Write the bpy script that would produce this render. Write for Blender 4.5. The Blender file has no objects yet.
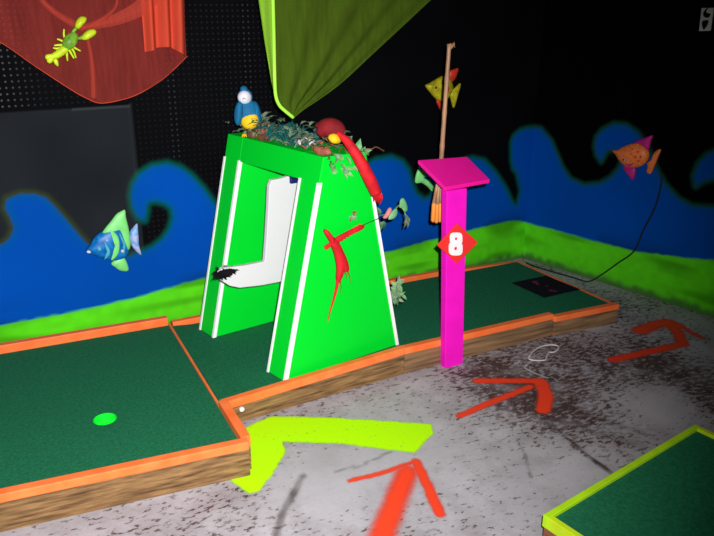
import bpy, bmesh, math, random
import numpy as np
from math import radians, sin, cos, pi
from mathutils import Vector, Matrix, Euler
random.seed(7); np.random.seed(7)
sc = bpy.context.scene
COL = sc.collection

# ------------------------------------------------------------------ camera
F_PX, PITCH, ROLL, YAW, CAM_H = 740.0, 20.0, 0.3, 29.0, 1.6
p_, r_, y_ = radians(PITCH), radians(ROLL), radians(YAW)
FW = Vector((sin(y_)*cos(p_), cos(y_)*cos(p_), -sin(p_)))
RT0 = Vector((cos(y_), -sin(y_), 0)); UP0 = RT0.cross(FW)
RT = RT0*cos(r_) + UP0*sin(r_); UP = RT.cross(FW)
CAM = Vector((0, 0, CAM_H))
cd = bpy.data.cameras.new('camera'); cam = bpy.data.objects.new('camera', cd); COL.objects.link(cam)
cd.sensor_width = 36.0; cd.lens = F_PX/714*36.0; cd.clip_start = 0.05
m = Matrix((RT, UP, -FW)).transposed().to_4x4(); m.translation = CAM
cam.matrix_world = m
sc.camera = cam

def on(x, y, p, n):                      # point of a real plane seen at a photo position
    d = FW*F_PX + RT*(x-357) - UP*(y-268)
    n = Vector(n); t = (Vector(p)-CAM).dot(n)/d.dot(n)
    return CAM + d*t
def onz(x, y, z=0): return on(x, y, (0, 0, z), (0, 0, 1))
def ony(x, y, Y): return on(x, y, (0, Y, 0), (0, 1, 0))

# ------------------------------------------------------------------ materials
def mat(name, col, rough=.6, var=.12, scale=8.0, spec=.3, bump=0.0, stretch=None, col2=None, bscale=None):
    mt = bpy.data.materials.new(name); mt.use_nodes = True
    nt = mt.node_tree; N = nt.nodes; L = nt.links
    b = N['Principled BSDF']; b.inputs['Roughness'].default_value = rough
    b.inputs['Specular IOR Level'].default_value = spec
    tc = N.new('ShaderNodeTexCoord'); mp = N.new('ShaderNodeMapping')
    if stretch: mp.inputs['Scale'].default_value = stretch
    L.new(tc.outputs['Object'], mp.inputs['Vector'])
    no = N.new('ShaderNodeTexNoise'); no.inputs['Scale'].default_value = scale; no.inputs['Detail'].default_value = 5
    L.new(mp.outputs['Vector'], no.inputs['Vector'])
    rp = N.new('ShaderNodeValToRGB')
    c2 = col2 if col2 else tuple(max(0, c*(1-var*2)) for c in col)
    rp.color_ramp.elements[0].position = .3; rp.color_ramp.elements[1].position = .68
    rp.color_ramp.elements[0].color = (*c2, 1); rp.color_ramp.elements[1].color = (*col, 1)
    L.new(no.outputs['Fac'], rp.inputs['Fac']); L.new(rp.outputs['Color'], b.inputs['Base Color'])
    if bump:
        n2 = N.new('ShaderNodeTexNoise'); n2.inputs['Scale'].default_value = bscale or scale*4; n2.inputs['Detail'].default_value = 3
        L.new(mp.outputs['Vector'], n2.inputs['Vector'])
        bp = N.new('ShaderNodeBump'); bp.inputs['Strength'].default_value = bump; bp.inputs['Distance'].default_value = .01
        L.new(n2.outputs['Fac'], bp.inputs['Height']); L.new(bp.outputs['Normal'], b.inputs['Normal'])
    return mt

def net_mat(name, col, cov, scale=60.0):
    mt = bpy.data.materials.new(name); mt.use_nodes = True
    nt = mt.node_tree; N = nt.nodes; L = nt.links; N.clear()
    out = N.new('ShaderNodeOutputMaterial'); mix = N.new('ShaderNodeMixShader'); tr = N.new('ShaderNodeBsdfTransparent')
    add = N.new('ShaderNodeMixShader'); df = N.new('ShaderNodeBsdfDiffuse'); tl = N.new('ShaderNodeBsdfTranslucent')
    df.inputs['Color'].default_value = (*col, 1); tl.inputs['Color'].default_value = (*col, 1); add.inputs[0].default_value = .2
    L.new(df.outputs[0], add.inputs[1]); L.new(tl.outputs[0], add.inputs[2])
    tc = N.new('ShaderNodeTexCoord'); no = N.new('ShaderNodeTexNoise'); no.inputs['Scale'].default_value = scale; no.inputs['Detail'].default_value = 4
    mp = N.new('ShaderNodeMapping'); mp.inputs['Scale'].default_value = (1, 1, .12); mp.inputs['Rotation'].default_value = (0, .25, 0)
    L.new(tc.outputs['Object'], mp.inputs['Vector']); L.new(mp.outputs['Vector'], no.inputs['Vector'])
    mr = N.new('ShaderNodeMapRange'); mr.inputs['From Min'].default_value = .3; mr.inputs['From Max'].default_value = .7
    mr.inputs['To Min'].default_value = cov-.07; mr.inputs['To Max'].default_value = cov+.07
    L.new(no.outputs['Fac'], mr.inputs['Value']); L.new(mr.outputs['Result'], mix.inputs[0])
    L.new(tr.outputs[0], mix.inputs[1]); L.new(add.outputs[0], mix.inputs[2]); L.new(mix.outputs[0], out.inputs['Surface'])
    return mt

GREEN = mat('bright_green_paint', (.0, .66, .026), .5, .02, 3, spec=.12)
WHITE = mat('white_paint', (.93, .93, .92), .5, .02, 6)
BOARD = mat('off_white_paint', (.66, .655, .66), .6, .02, 5, spec=.1)
PINK = mat('hot_pink_paint', (.93, .008, .55), .55, .06, 14, spec=.15)
MAGENTA = mat('magenta_paint', (.93, .008, .34), .55, .05, 14)
ORANGE = mat('fluorescent_orange_paint', (.97, .22, .055), .55, .14, 14, col2=(.93, .15, .03))
WOOD = mat('bare_board_wood', (.31, .175, .065), .8, .3, 6, bump=.3, stretch=(1.3, 8, 15), col2=(.075, .036, .014))
DWOOD = mat('weathered_board_wood', (.30, .17, .075), .8, .3, 5, bump=.25, stretch=(.9, 8, 13), col2=(.10, .055, .03))
BWOOD = mat('red_brown_wood', (.34, .13, .06), .8, .3, 6, stretch=(6, .8, 10))
TURF = mat('green_felt_turf', (.020, .19, .085), .95, .18, 90, spec=.05, bump=.5, bscale=400)
CUPG = mat('bright_green_cup', (.005, .80, .03), .5, .03, 8)
LIME = mat('fluorescent_lime_paint', (.50, .88, .012), .5, .12, 12)
YELRAIL = mat('fluorescent_yellow_paint', (.62, .86, .012), .5, .1, 12)
BLACK = mat('black_rubber', (.006, .005, .008), .9, .2, 20, spec=.15)
DARKM = mat('faded_magenta_mark', (.16, .012, .05), .8, .3, 30)
RED = mat('red_feather', (.72, .01, .02), .7, .2, 25)
DRED = mat('dark_red_feather', (.25, .008, .012), .8, .25, 25)
REDP = mat('red_sign_paint', (.90, .035, .03), .5, .04, 8)
YELLOW = mat('yellow_feather', (.90, .60, .01), .7, .15, 25)
BLUEF = mat('blue_feather', (.004, .17, .36), .7, .2, 25)
WHITEF = mat('white_face', (.75, .75, .82), .7, .15, 30)
BEAK = mat('dark_beak', (.03, .03, .035), .5, .2, 20)
LEAF = mat('dusty_green_leaf', (.20, .42, .16), .6, .3, 12, col2=(.02, .08, .03))
LEAFP = mat('pale_green_leaf', (.22, .62, .25), .6, .2, 14)
LEAFG = mat('grey_green_leaf', (.27, .38, .24), .6, .3, 26, col2=(.07, .11, .06))
TEAL = mat('teal_plastic_fern', (.01, .13, .12), .5, .3, 12)
BROWN = mat('brown_bark', (.22, .085, .05), .8, .3, 20)
TERRA = mat('terracotta_bark', (.42, .12, .07), .8, .25, 20)
FLOWER = mat('pink_petal', (.72, .25, .28), .6, .2, 20)
BAMBOO = mat('bamboo', (.55, .30, .16), .45, .25, 6, stretch=(10, 10, 1.5))
OTIP = mat('orange_dip', (.92, .30, .05), .5, .1, 10)
FBLUE = mat('blue_fish_paint', (.01, .22, .62), .4, .3, 40, col2=(.0, .09, .34))
FTURQ = mat('turquoise_fish_paint', (.10, .50, .62), .4, .15, 30)
FGREEN = mat('pale_green_fish_paint', (.26, .86, .24), .4, .1, 20)
FLILAC = mat('lilac_fish_paint', (.55, .50, .80), .4, .2, 40, col2=(.05, .35, .72))
FORANGE = mat('orange_fish_paint', (.95, .26, .06), .4, .3, 60, col2=(.78, .15, .04))
FMAG = mat('magenta_fish_paint', (.62, .02, .26), .4, .15, 30)
FYEL = mat('yellow_fish_paint', (.62, .56, .02), .4, .25, 40)
FSCAR = mat('scarlet_fish_paint', (.72, .05, .02), .4, .2, 30)
LOBY = mat('lime_lobster_plastic', (.62, .80, .02), .4, .15, 40)
LOBG = mat('green_lobster_plastic', (.22, .50, .04), .4, .3, 40)
CABLE = mat('black_cable', (.012, .014, .012), .6, .1, 10)
CORD = mat('white_cord', (.62, .60, .60), .8, .1, 30)
PLAQ = mat('grey_plaque', (.88, .90, .90), .6, .08, 12)
METAL = mat('bolt_metal', (.75, .75, .75), .35, .1, 10)
DBLUE = mat('dark_blue_bracket', (.006, .015, .12), .5, .1, 10)
CEIL = mat('black_ceiling_paint', (.012, .012, .013), .9, .1, 5)
REDNET = net_mat('red_netting', (.46, .060, .048), .43)
REDFOLD = net_mat('gathered_red_netting', (.80, .10, .05), .85)
LIMENET = net_mat('lime_netting', (.13, .23, .016), .42)
LIMEFOLD = net_mat('folded_lime_netting', (.36, .72, .05), .62)
LIMEHEM = mat('lime_hem', (.40, .88, .06), .7, .05, 10)

# ------------------------------------------------------------------ mesh helpers
def link(name, bm, m, parent=None, smooth=False, bevel=0):
    bmesh.ops.recalc_face_normals(bm, faces=bm.faces)
    me = bpy.data.meshes.new(name); bm.to_mesh(me); bm.free()
    for mm in (m if isinstance(m, (list, tuple)) else [m]): me.materials.append(mm)
    o = bpy.data.objects.new(name, me); COL.objects.link(o)
    if parent:
        o.parent = parent; o.matrix_parent_inverse = parent.matrix_basis.inverted()
    if smooth:
        for p in me.polygons: p.use_smooth = True
    if bevel:
        md = o.modifiers.new('bevel', 'BEVEL'); md.width = bevel; md.segments = 2; md.limit_method = 'ANGLE'
    return o
def tag(o, label, cat, group=None):
    o['label'] = label; o['category'] = cat
    if group: o['group'] = group
    return o
def thing(name, label, cat, loc, group=None, rz=0):
    o = bpy.data.objects.new(name, None); COL.objects.link(o); o.location = loc; o.rotation_euler = (0, 0, rz)
    o.empty_display_size = .05
    return tag(o, label, cat, group)
def prism(bm, pts, off):
    off = Vector(off); a = [bm.verts.new(p) for p in pts]; b = [bm.verts.new(Vector(p)+off) for p in pts]
    n = len(a); bm.faces.new(a); bm.faces.new(b[::-1])
    for i in range(n): bm.faces.new((a[i], b[i], b[(i+1) % n], a[(i+1) % n]))
def box(bm, x0, x1, y0, y1, z0, z1): prism(bm, [(x0, y0, z0), (x1, y0, z0), (x1, y1, z0), (x0, y1, z0)], (0, 0, z1-z0))
def bar(bm, a, b, w, h, up=(0, 0, 1)):          # rectangular bar between two points
    a, b = Vector(a), Vector(b); d = (b-a).normalized(); s = d.cross(Vector(up)).normalized(); u = s.cross(d)
    prism(bm, [a+s*w/2+u*h/2, a-s*w/2+u*h/2, a-s*w/2-u*h/2, a+s*w/2-u*h/2], b-a)
def tube(bm, pts, rad, seg=10, caps=True):
    pts = [Vector(p) for p in pts]; n = len(pts)
    rs = rad if isinstance(rad, (list, tuple)) else [rad]*n
    t0 = (pts[1]-pts[0]).normalized(); ref = Vector((0, 0, 1)) if abs(t0.z) < .9 else Vector((1, 0, 0))
    u = t0.cross(ref).normalized(); rings = []
    for i, p in enumerate(pts):
        t = (pts[min(i+1, n-1)]-pts[max(i-1, 0)]).normalized()
        u = (u - t*u.dot(t)).normalized(); v = t.cross(u)
        rings.append([bm.verts.new(p + (u*cos(2*pi*k/seg)+v*sin(2*pi*k/seg))*rs[i]) for k in range(seg)])
    for a, b in zip(rings, rings[1:]):
        for k in range(seg): bm.faces.new((a[k], a[(k+1) % seg], b[(k+1) % seg], b[k]))
    if caps: bm.faces.new(rings[0][::-1]); bm.faces.new(rings[-1])
def smoothline(pts, n=8):                       # Catmull-Rom
    P = [Vector(p) for p in pts]; P = [P[0]*2-P[1]] + P + [P[-1]*2-P[-2]]; out = []
    for i in range(1, len(P)-2):
        for k in range(n):
            t = k/n; a, b, c, d = P[i-1:i+3]
            out.append(.5*((2*b)+(c-a)*t+(2*a-5*b+4*c-d)*t*t+(3*b-a-3*c+d)*t**3))
    return out+[P[-2]]
def ball(bm, c, r, rot=None, seg=16, rings=10):
    M = Matrix.Translation(c) @ (rot.to_matrix().to_4x4() if rot else Matrix.Identity(4)) @ Matrix.Diagonal((*r, 1))
    bmesh.ops.create_uvsphere(bm, u_segments=seg, v_segments=rings, radius=1, matrix=M)
def pillow(bm, pts, n, t, rings=5, c=None):     # rounded cushion on an outline: flat back, domed front along n
    pts = [Vector(p) for p in pts]; n = Vector(n).normalized()
    c = Vector(c) if c is not None else sum(pts, Vector())/len(pts); prev = None
    for k in range(rings):
        s = 1-(k/rings)**1.5; h = t*(.35+.65*math.sqrt(max(0, 1-s*s)))
        cur = [bm.verts.new(c+(p-c)*s+n*h) for p in pts]
        if prev is None:
            base = [bm.verts.new(p) for p in pts]; bm.faces.new(base[::-1]); prev = base
        for i in range(len(pts)):
            j = (i+1) % len(pts); bm.faces.new((prev[i], prev[j], cur[j], cur[i]))
        prev = cur
    top = bm.verts.new(c+n*t)
    for i in range(len(pts)): bm.faces.new((prev[i], prev[(i+1) % len(pts)], top))
def leaf(bm, base, d, nrm, ln, w):              # pointed leaf with a folded midrib and a droop
    base = Vector(base); d = Vector(d).normalized(); s = d.cross(Vector(nrm)); s = s.normalized() if s.length > 1e-4 else d.orthogonal().normalized()
    u = s.cross(d).normalized(); rows = []
    for t, ww, dz in ((0, .12, 0), (.3, .9, .10), (.6, .85, .08), (1, .03, -.12)):
        c = base+d*ln*t+u*ln*dz
        rows.append([bm.verts.new(c-s*w*ww/2+u*w*.14*ww), bm.verts.new(c), bm.verts.new(c+s*w*ww/2+u*w*.14*ww)])
    for a, b in zip(rows, rows[1:]):
        for k in (0, 1): bm.faces.new((a[k], a[k+1], b[k+1], b[k]))
def rnd(a, b): return random.uniform(a, b)
def rdir(up=.3):
    a = rnd(0, 2*pi); z = rnd(-.2, 1)*up*2
    return Vector((cos(a), sin(a), z)).normalized()

# ------------------------------------------------------------------ 2D raster helpers (paint on walls and floor)
def seg_dist(P, A, closed=True):
    A = np.asarray(A, float); B = np.roll(A, -1, 0)
    if not closed: A, B = A[:-1], B[:-1]
    d = np.full(len(P), 1e9)
    for a, b in zip(A, B):
        ab = b-a; t = np.clip(((P-a)@ab)/max(ab@ab, 1e-12), 0, 1)
        d = np.minimum(d, np.hypot(*(P-a-t[:, None]*ab).T))
    return d
def inside(P, A):
    A = np.asarray(A, float); B = np.roll(A, -1, 0); r = np.zeros(len(P), bool)
    for a, b in zip(A, B):
        c = (a[1] > P[:, 1]) != (b[1] > P[:, 1])
        with np.errstate(divide='ignore', invalid='ignore'):
            r ^= c & (P[:, 0] < (b[0]-a[0])*(P[:, 1]-a[1])/(b[1]-a[1])+a[0])
    return r
def sdf(P, A): d = seg_dist(P, A); return np.where(inside(P, A), d, -d)
def sstep(a, b, x): t = np.clip((x-a)/(b-a), 0, 1); return t*t*(3-2*t)
def vnoise(P, s, seed):                          # smooth value noise in 2D
    rs = np.random.RandomState(seed); T = rs.rand(64, 64); Q = P*s; i = np.floor(Q).astype(int); f = Q-i; f = f*f*(3-2*f)
    g = lambda a, b: T[(i[:, 0]+a) % 64, (i[:, 1]+b) % 64]
    return (g(0, 0)*(1-f[:, 0])+g(1, 0)*f[:, 0])*(1-f[:, 1])+(g(0, 1)*(1-f[:, 0])+g(1, 1)*f[:, 0])*f[:, 1]
def smooth2(pts, closed=True, n=5):
    P = [Vector((*p, 0)) for p in pts]
    if closed: P = [P[-1]]+P+[P[0], P[1]]
    else: P = [P[0]]+P+[P[-1]]
    out = []
    for i in range(1, len(P)-2):
        for k in range(n):
            t = k/n; a, b, c, d = P[i-1:i+3]
            q = .5*((2*b)+(c-a)*t+(2*a-5*b+4*c-d)*t*t+(3*b-a-3*c+d)*t**3); out.append((q.x, q.y))
    if not closed: out.append(tuple(pts[-1]))
    return out
def grid_mesh(name, us, vs, place):
    nu, nv = len(us), len(vs); U, V = np.meshgrid(us, vs); P = np.stack([U.ravel(), V.ravel()], 1)
    co = place(P); me = bpy.data.meshes.new(name)
    idx = np.arange(nu*nv).reshape(nv, nu)
    fc = np.stack([idx[:-1, :-1], idx[:-1, 1:], idx[1:, 1:], idx[1:, :-1]], -1).reshape(-1, 4)
    return me, P, co, fc
def fill_mesh(me, co, fc):
    me.vertices.add(len(co)); me.vertices.foreach_set('co', np.asarray(co, np.float32).ravel())
    me.loops.add(fc.size); me.loops.foreach_set('vertex_index', fc.ravel().astype(np.int32))
    me.polygons.add(len(fc)); me.polygons.foreach_set('loop_start', np.arange(0, fc.size, 4, dtype=np.int32))
    me.update(calc_edges=True); me.validate()
def cattr(me, name, rgb):
    a = me.attributes.new(name, 'FLOAT_COLOR', 'POINT'); c = np.ones((len(rgb), 4), np.float32); c[:, :3] = rgb
    a.data.foreach_set('color', c.ravel())
def fattr(me, name, v): a = me.attributes.new(name, 'FLOAT', 'POINT'); a.data.foreach_set('value', np.asarray(v, np.float32))

# ------------------------------------------------------------------ walls with painted waves
WALL_Y = 3.5
CORNER = Vector((3.19, WALL_Y, 0)); DB = Vector((.26, -1.26, 0)).normalized(); NB = Vector((-1.26, -.26, 0)).normalized()
def pa(x, y): q = ony(x, y, WALL_Y); return (q.x, q.z)
def pb(x, y): q = on(x, y, CORNER, NB); return ((q-CORNER).dot(DB), q.z)

blueA = [pa(*q) for q in [(-8, 247), (3, 244), (10, 238), (14, 228), (10, 217), (5, 208), (7, 199), (20, 194), (34, 194), (46, 198), (56, 208), (68, 222), (78, 234), (88, 245), (100, 254), (115, 259), (128, 257), (141, 252.5),
    (153, 247), (163, 239), (170, 229), (173.5, 217), (172, 208), (166, 203), (157, 200.5), (150, 201), (146.5, 205), (146, 212), (144.5, 220), (138.5, 217), (133, 208), (131, 196), (133.5, 184), (140, 174), (152, 166.5), (167, 164), (180, 168), (191, 176), (202, 188), (213, 203),
    (224, 219), (238, 230), (258, 234), (280, 229), (303, 222), (326, 206), (345, 184), (360, 169), (376, 160), (391, 157.5), (402, 162), (408, 170), (411, 182), (416, 194), (424, 200), (431, 197), (436, 186), (444, 172), (456, 163), (472, 158.5), (484, 161), (495, 173), (505, 188), (512, 203), (517, 207), (521, 190),
    (517, 172), (513.5, 168), (512, 160), (511.8, 142), (514, 136), (520, 131), (526, 129), (534, 128)]]
wA = blueA[:]
# the waves go on past the left edge of the photograph
per = wA[13][0]-0.10
left = []
x0 = blueA[0][0]
for k in (2, 1):
    for (dx, z) in [(-.72, .53), (-.62, .50), (-.52, .53), (-.46, .60), (-.45, .70), (-.49, .73), (-.53, .70), (-.555, .66), (-.59, .72), (-.57, .82), (-.49, .87), (-.40, .85), (-.30, .72), (-.2, .59), (-.1, .53)]:
        left.append((x0+dx-.72*(k-1), z))
blueA_poly = [(-2.2, -.1), (-2.2, .55)] + left + wA + [(3.6, wA[-1][1]), (3.6, -.1)]
gA = [(-2.3, .22)]+[pa(*q) for q in [(-30, 329), (0, 325), (50, 316), (101, 306), (151, 293), (202, 278), (250, 271), (300, 263), (350, 258), (386, 252), (431, 240), (470, 230), (499, 223), (515, 220.5), (528, 222)]]
blueB_poly = [(-.3, -.1), (-.3, pb(524, 129)[1])]+[pb(*q) for q in [(524, 129), (533, 127.5), (541, 129), (551, 141), (557, 155), (562, 167), (570, 179), (584, 185.5), (600, 184), (611, 178), (619, 169), (623, 160), (621, 152), (614, 149.5), (607, 150), (604.5, 155), (601, 161), (597, 155), (595, 146), (597, 137), (603, 130), (614, 124.5), (626, 125.5), (637, 133), (647, 147), (656, 169), (665, 185), (678, 199), (692, 206.6), (714, 208),
    (732, 205), (741, 195), (742, 184), (732, 177), (714, 178), (703, 181), (696, 186), (694, 176), (699, 163.5), (707, 155), (716, 151), (730, 150), (745, 160), (760, 185)]]
ub = blueB_poly[-1]
for k in range(3):
    for (du, z) in [(.1, .55), (.22, .52), (.36, .53), (.44, .60), (.44, .70), (.38, .74), (.33, .70), (.30, .66), (.28, .74), (.33, .84), (.42, .87), (.52, .82), (.62, .66)]:
        blueB_poly.append((ub[0]+du+k*.62, z))
blueB_poly += [(5, .6), (5, -.1)]
gB = [(-.2, pb(516, 220)[1])]+[pb(*q) for q in [(518, 220.5), (558, 231), (598, 242), (635, 251), (682, 257.5), (714, 260)]]+[(2.5, .30), (5, .28)]

def paint(P, poly, gtop, seed, base_fn, teal_x):
    sd = sdf(P, poly); n1 = vnoise(P, 3, seed); n2 = vnoise(P*np.array([3, 22]), 1, seed+1); n3 = vnoise(P, 30, seed+2)
    col = base_fn(P)*(0.8+.4*vnoise(P, 5, seed+3))[:, None]
    def over(c, w): 
        nonlocal col
        col = col*(1-w[:, None])+np.asarray(c)*w[:, None]
    tw = teal_x(P)[:, None]; oc = np.array([.035, .055, .012])*(1-tw)+np.array([.0, .10, .08])*tw
    w = sstep(-.034, -.004, sd)*(.65+.35*n1); over(oc, w)
    bl = np.array([.0, .070, .40])*(.9+.2*n1)[:, None]
    # thin, darker spray low on the wave where the black primer shows through
    gt = np.interp(P[:, 0], [g[0] for g in gtop], [g[1] for g in gtop]); above = P[:, 1]-gt
    over(bl, sstep(-.005, .005, sd))
    edge = np.exp(-((sd-.012)/.012)**2)*.28; over(np.array([.0, .10, .12])*np.ones_like(col), edge*(sd > -.004))
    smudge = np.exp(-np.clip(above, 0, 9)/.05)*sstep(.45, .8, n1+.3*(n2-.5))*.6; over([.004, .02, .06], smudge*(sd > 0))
    gr = np.array([.115, .78, .012])*(1-.45*sstep(.45, .85, n2)[:, None])*(1-.15*n3[:, None])
    low = np.clip(-above/np.maximum(gt, .01), 0, 1)
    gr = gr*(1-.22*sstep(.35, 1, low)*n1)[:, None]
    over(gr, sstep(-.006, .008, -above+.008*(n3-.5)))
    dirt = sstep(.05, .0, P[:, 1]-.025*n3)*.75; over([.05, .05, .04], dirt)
    return np.clip(col, 0, 1)

def wall_mat(name, axis):
    mt = bpy.data.materials.new(name); mt.use_nodes = True; nt = mt.node_tree; N = nt.nodes; L = nt.links
    b = N['Principled BSDF']; b.inputs['Roughness'].default_value = .75; b.inputs['Specular IOR Level'].default_value = .03
    at = N.new('ShaderNodeAttribute'); at.attribute_name = 'paint'; pg = N.new('ShaderNodeAttribute'); pg.attribute_name = 'holes'; uv = N.new('ShaderNodeAttribute'); uv.attribute_name = 'wallpos'
    sc_ = N.new('ShaderNodeVectorMath'); sc_.operation = 'SCALE'; sc_.inputs['Scale'].default_value = 1/.0254
    fr = N.new('ShaderNodeVectorMath'); fr.operation = 'FRACTION'; sb = N.new('ShaderNodeVectorMath'); sb.operation = 'SUBTRACT'; sb.inputs[1].default_value = (.5, .5, 0)
    ln = N.new('ShaderNodeVectorMath'); ln.operation = 'LENGTH'
    L.new(uv.outputs['Color'], sc_.inputs[0]); L.new(sc_.outputs[0], fr.inputs[0]); L.new(fr.outputs[0], sb.inputs[0]); L.new(sb.outputs[0], ln.inputs[0])
    lt = N.new('ShaderNodeMath'); lt.operation = 'LESS_THAN'; lt.inputs[1].default_value = .17; L.new(ln.outputs['Value'], lt.inputs[0])
    mu = N.new('ShaderNodeMath'); mu.operation = 'MULTIPLY'; L.new(lt.outputs[0], mu.inputs[0]); L.new(pg.outputs['Fac'], mu.inputs[1])
    mx = N.new('ShaderNodeMix'); mx.data_type = 'RGBA'; L.new(mu.outputs[0], mx.inputs['Factor']); L.new(at.outputs['Color'], mx.inputs['A']); mx.inputs['B'].default_value = (.12, .12, .13, 1)
    L.new(mx.outputs['Result'], b.inputs['Base Color'])
    return mt

def build_wall(name, us, vs, place, poly, gtop, seed, base_fn, hole_fn, teal, back):
    me, P, co, fc = grid_mesh(name, us, vs, place)
    k = len(co); nu, nv = len(us), len(vs); cor = [0, nu-1, nu*nv-1, nu*(nv-1)]
    bk = co[cor]+np.array(back); co2 = np.vstack([co, bk])
    ex = [[k+3, k+2, k+1, k]]+[[cor[i], k+i, k+(i+1) % 4, cor[(i+1) % 4]] for i in range(4)]
    fill_mesh(me, co2, np.vstack([fc, np.array(ex)]))
    z4 = np.zeros((4, 3)); cattr(me, 'paint', np.vstack([paint(P, poly, gtop, seed, base_fn, teal), z4+.02]))
    fattr(me, 'holes', np.concatenate([hole_fn(P), np.zeros(4)]))
    cattr(me, 'wallpos', np.vstack([np.c_[P+10, np.zeros(len(P))], z4]))
    me.materials.append(wall_mat(name+'_paint', 0))
    o = bpy.data.objects.new(name, me); COL.objects.link(o); o['kind'] = 'structure'
    return o
CZ = 2.4
sx, sz = pa(130, 106)
def baseA(P):
    x, z = P[:, 0], P[:, 1]
    c = np.ones((len(P), 1))*np.array([.0024, .0026, .0034]); pan = ((x < sx) & (z < sz))
    c[pan] = (.013, .0155, .019)
    seam = np.exp(-((x-sx)/.003)**2)*(z < sz+.01)*(z > .80)*.9+np.exp(-((z-sz)/.003)**2)*(x < sx)*(x > sx-.25)*.5
    return c*(1-seam[:, None])+np.array([.06, .066, .066])*seam[:, None]
def holesA(P):
    x, z = P[:, 0], P[:, 1]; h = np.zeros(len(P))
    up = (z > sz+.012) & (x < sx); h[up] = (.06+.6*sstep(.42, .15, x))[up]
    rt = (x >= sx+.02) & (x < 1.9) & (sdf(P, blueA_poly) < -.03); h[rt] = .09*(.4+vnoise(P, 2.3, 31))[rt]*sstep(1.9, 1.2, x[rt])
    for c in (.955, 1.325): h[rt & (abs(x-c) < .022)] += .16
    return np.clip(h, 0, 1)
uA = np.concatenate([np.arange(-2.0, -.1, .03), np.arange(-.1, 3.19, .009), [3.19]]); vA = np.concatenate([np.arange(0, 1.25, .009), np.arange(1.25, CZ, .02), [CZ]])
build_wall('wall_back', uA, vA, lambda P: np.c_[P[:, 0], np.full(len(P), WALL_Y), P[:, 1]], blueA_poly, gA, 3, baseA, holesA, lambda P: sstep(.55, .75, P[:, 0]), (0, .1, 0))
uB = np.concatenate([np.arange(0, 1.5, .009), np.arange(1.5, 4.0, .03)])
build_wall('wall_right', uB, vA, lambda P: np.c_[CORNER.x+DB.x*P[:, 0], CORNER.y+DB.y*P[:, 0], P[:, 1]], blueB_poly, gB, 9,
           lambda P: np.ones((len(P), 1))*np.array([.0008, .0007, .0010]), lambda P: np.zeros(len(P)), lambda P: np.full(len(P), .75), (.1, 0, 0))

# ------------------------------------------------------------------ floor
fx = np.concatenate([np.arange(-2, -.4, .1), np.arange(-.4, 3.55, .012), np.arange(3.55, 4.4, .1)])
fy = np.concatenate([np.arange(-1.2, .6, .1), np.arange(.6, 3.55, .012), [3.62]])
me, P, co, fc = grid_mesh('floor', fx, fy, lambda P: np.c_[P, np.zeros(len(P))])
fill_mesh(me, co, fc)
f2 = lambda *q: [tuple(onz(*a)[:2]) for a in q]
crack = np.zeros(len(P))
for pts, w, s in [(f2((530, 383), (536, 397), (544, 412), (556, 428), (573, 443), (590, 457), (612, 473)), .008, 1),
                  (f2((543, 418), (553, 430)), .014, .8), (f2((303, 476), (292, 496), (283, 512), (274, 540)), .012, .75),
                  (f2((517, 440), (525, 455), (531, 478)), .004, .6), (f2((390, 452), (360, 466), (335, 471)), .005, .5), (f2((560, 405), (640, 432)), .02, .35), (f2((548, 418), (640, 445)), .022, .35)]:
    d = seg_dist(P, pts, False)+.008*(vnoise(P, 40, 5)-.5); crack = np.maximum(crack, s*sstep(w*1.7, w*.4, d)*(.55+.6*vnoise(P, 25, 12)))
def blob(cx, cy, r, a): q = onz(cx, cy); return a*np.exp(-((P[:, 0]-q.x)**2+(P[:, 1]-q.y)**2)/(r*r))
dirt = .338+.034*sstep(1.0, 2.4, P[:, 0])+.17*(vnoise(P, 3, 77)-.5)
for b in [(500, 400, .22, .16), (480, 430, .18, .16), (570, 385, .2, .14), (470, 365, .3, .13), (600, 350, .3, .2), (655, 350, .25, .2), (700, 380, .25, .2), (420, 390, .25, .08), (380, 380, .25, .06), (590, 425, .2, .12), (250, 440, .15, .05), (660, 300, .3, .2), (560, 345, .25, .14)]: dirt = dirt+.34*blob(*b)
for b in [(330, 500, .3, -.05), (600, 470, .2, -.06), (660, 400, .12, -.16), (590, 325, .08, -.15)]: dirt = dirt+blob(*b)
fattr(me, 'crack', crack); fattr(me, 'dirt', dirt)
fm = bpy.data.materials.new('stained_concrete'); fm.use_nodes = True; nt = fm.node_tree; N = nt.nodes; L = nt.links
b = N['Principled BSDF']; b.inputs['Roughness'].default_value = .7; b.inputs['Specular IOR Level'].default_value = .25
geo = N.new('ShaderNodeNewGeometry')
def noise(s, d, rough=.6, rot=0, sx_=1, sy_=1):
    mp = N.new('ShaderNodeMapping'); mp.inputs['Rotation'].default_value = (0, 0, rot); mp.inputs['Scale'].default_value = (sx_, sy_, 1)
    n = N.new('ShaderNodeTexNoise'); n.inputs['Scale'].default_value = s; n.inputs['Detail'].default_value = d; n.inputs['Roughness'].default_value = rough
    L.new(geo.outputs['Position'], mp.inputs['Vector']); L.new(mp.outputs['Vector'], n.inputs['Vector']); return n.outputs['Fac']
def math_(op, a, b_=None):
    n = N.new('ShaderNodeMath'); n.operation = op
    for i, v in enumerate((a, b_)):
        if v is None: continue
        if isinstance(v, (int, float)): n.inputs[i].default_value = v
        else: L.new(v, n.inputs[i])
    return n.outputs[0]
def maprange(v, a, b_, c=0., d=1.):
    n = N.new('ShaderNodeMapRange'); L.new(v, n.inputs['Value'])
    for k, x in zip(('From Min', 'From Max', 'To Min', 'To Max'), (a, b_, c, d)): n.inputs[k].default_value = x
    return n.outputs[0]
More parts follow.
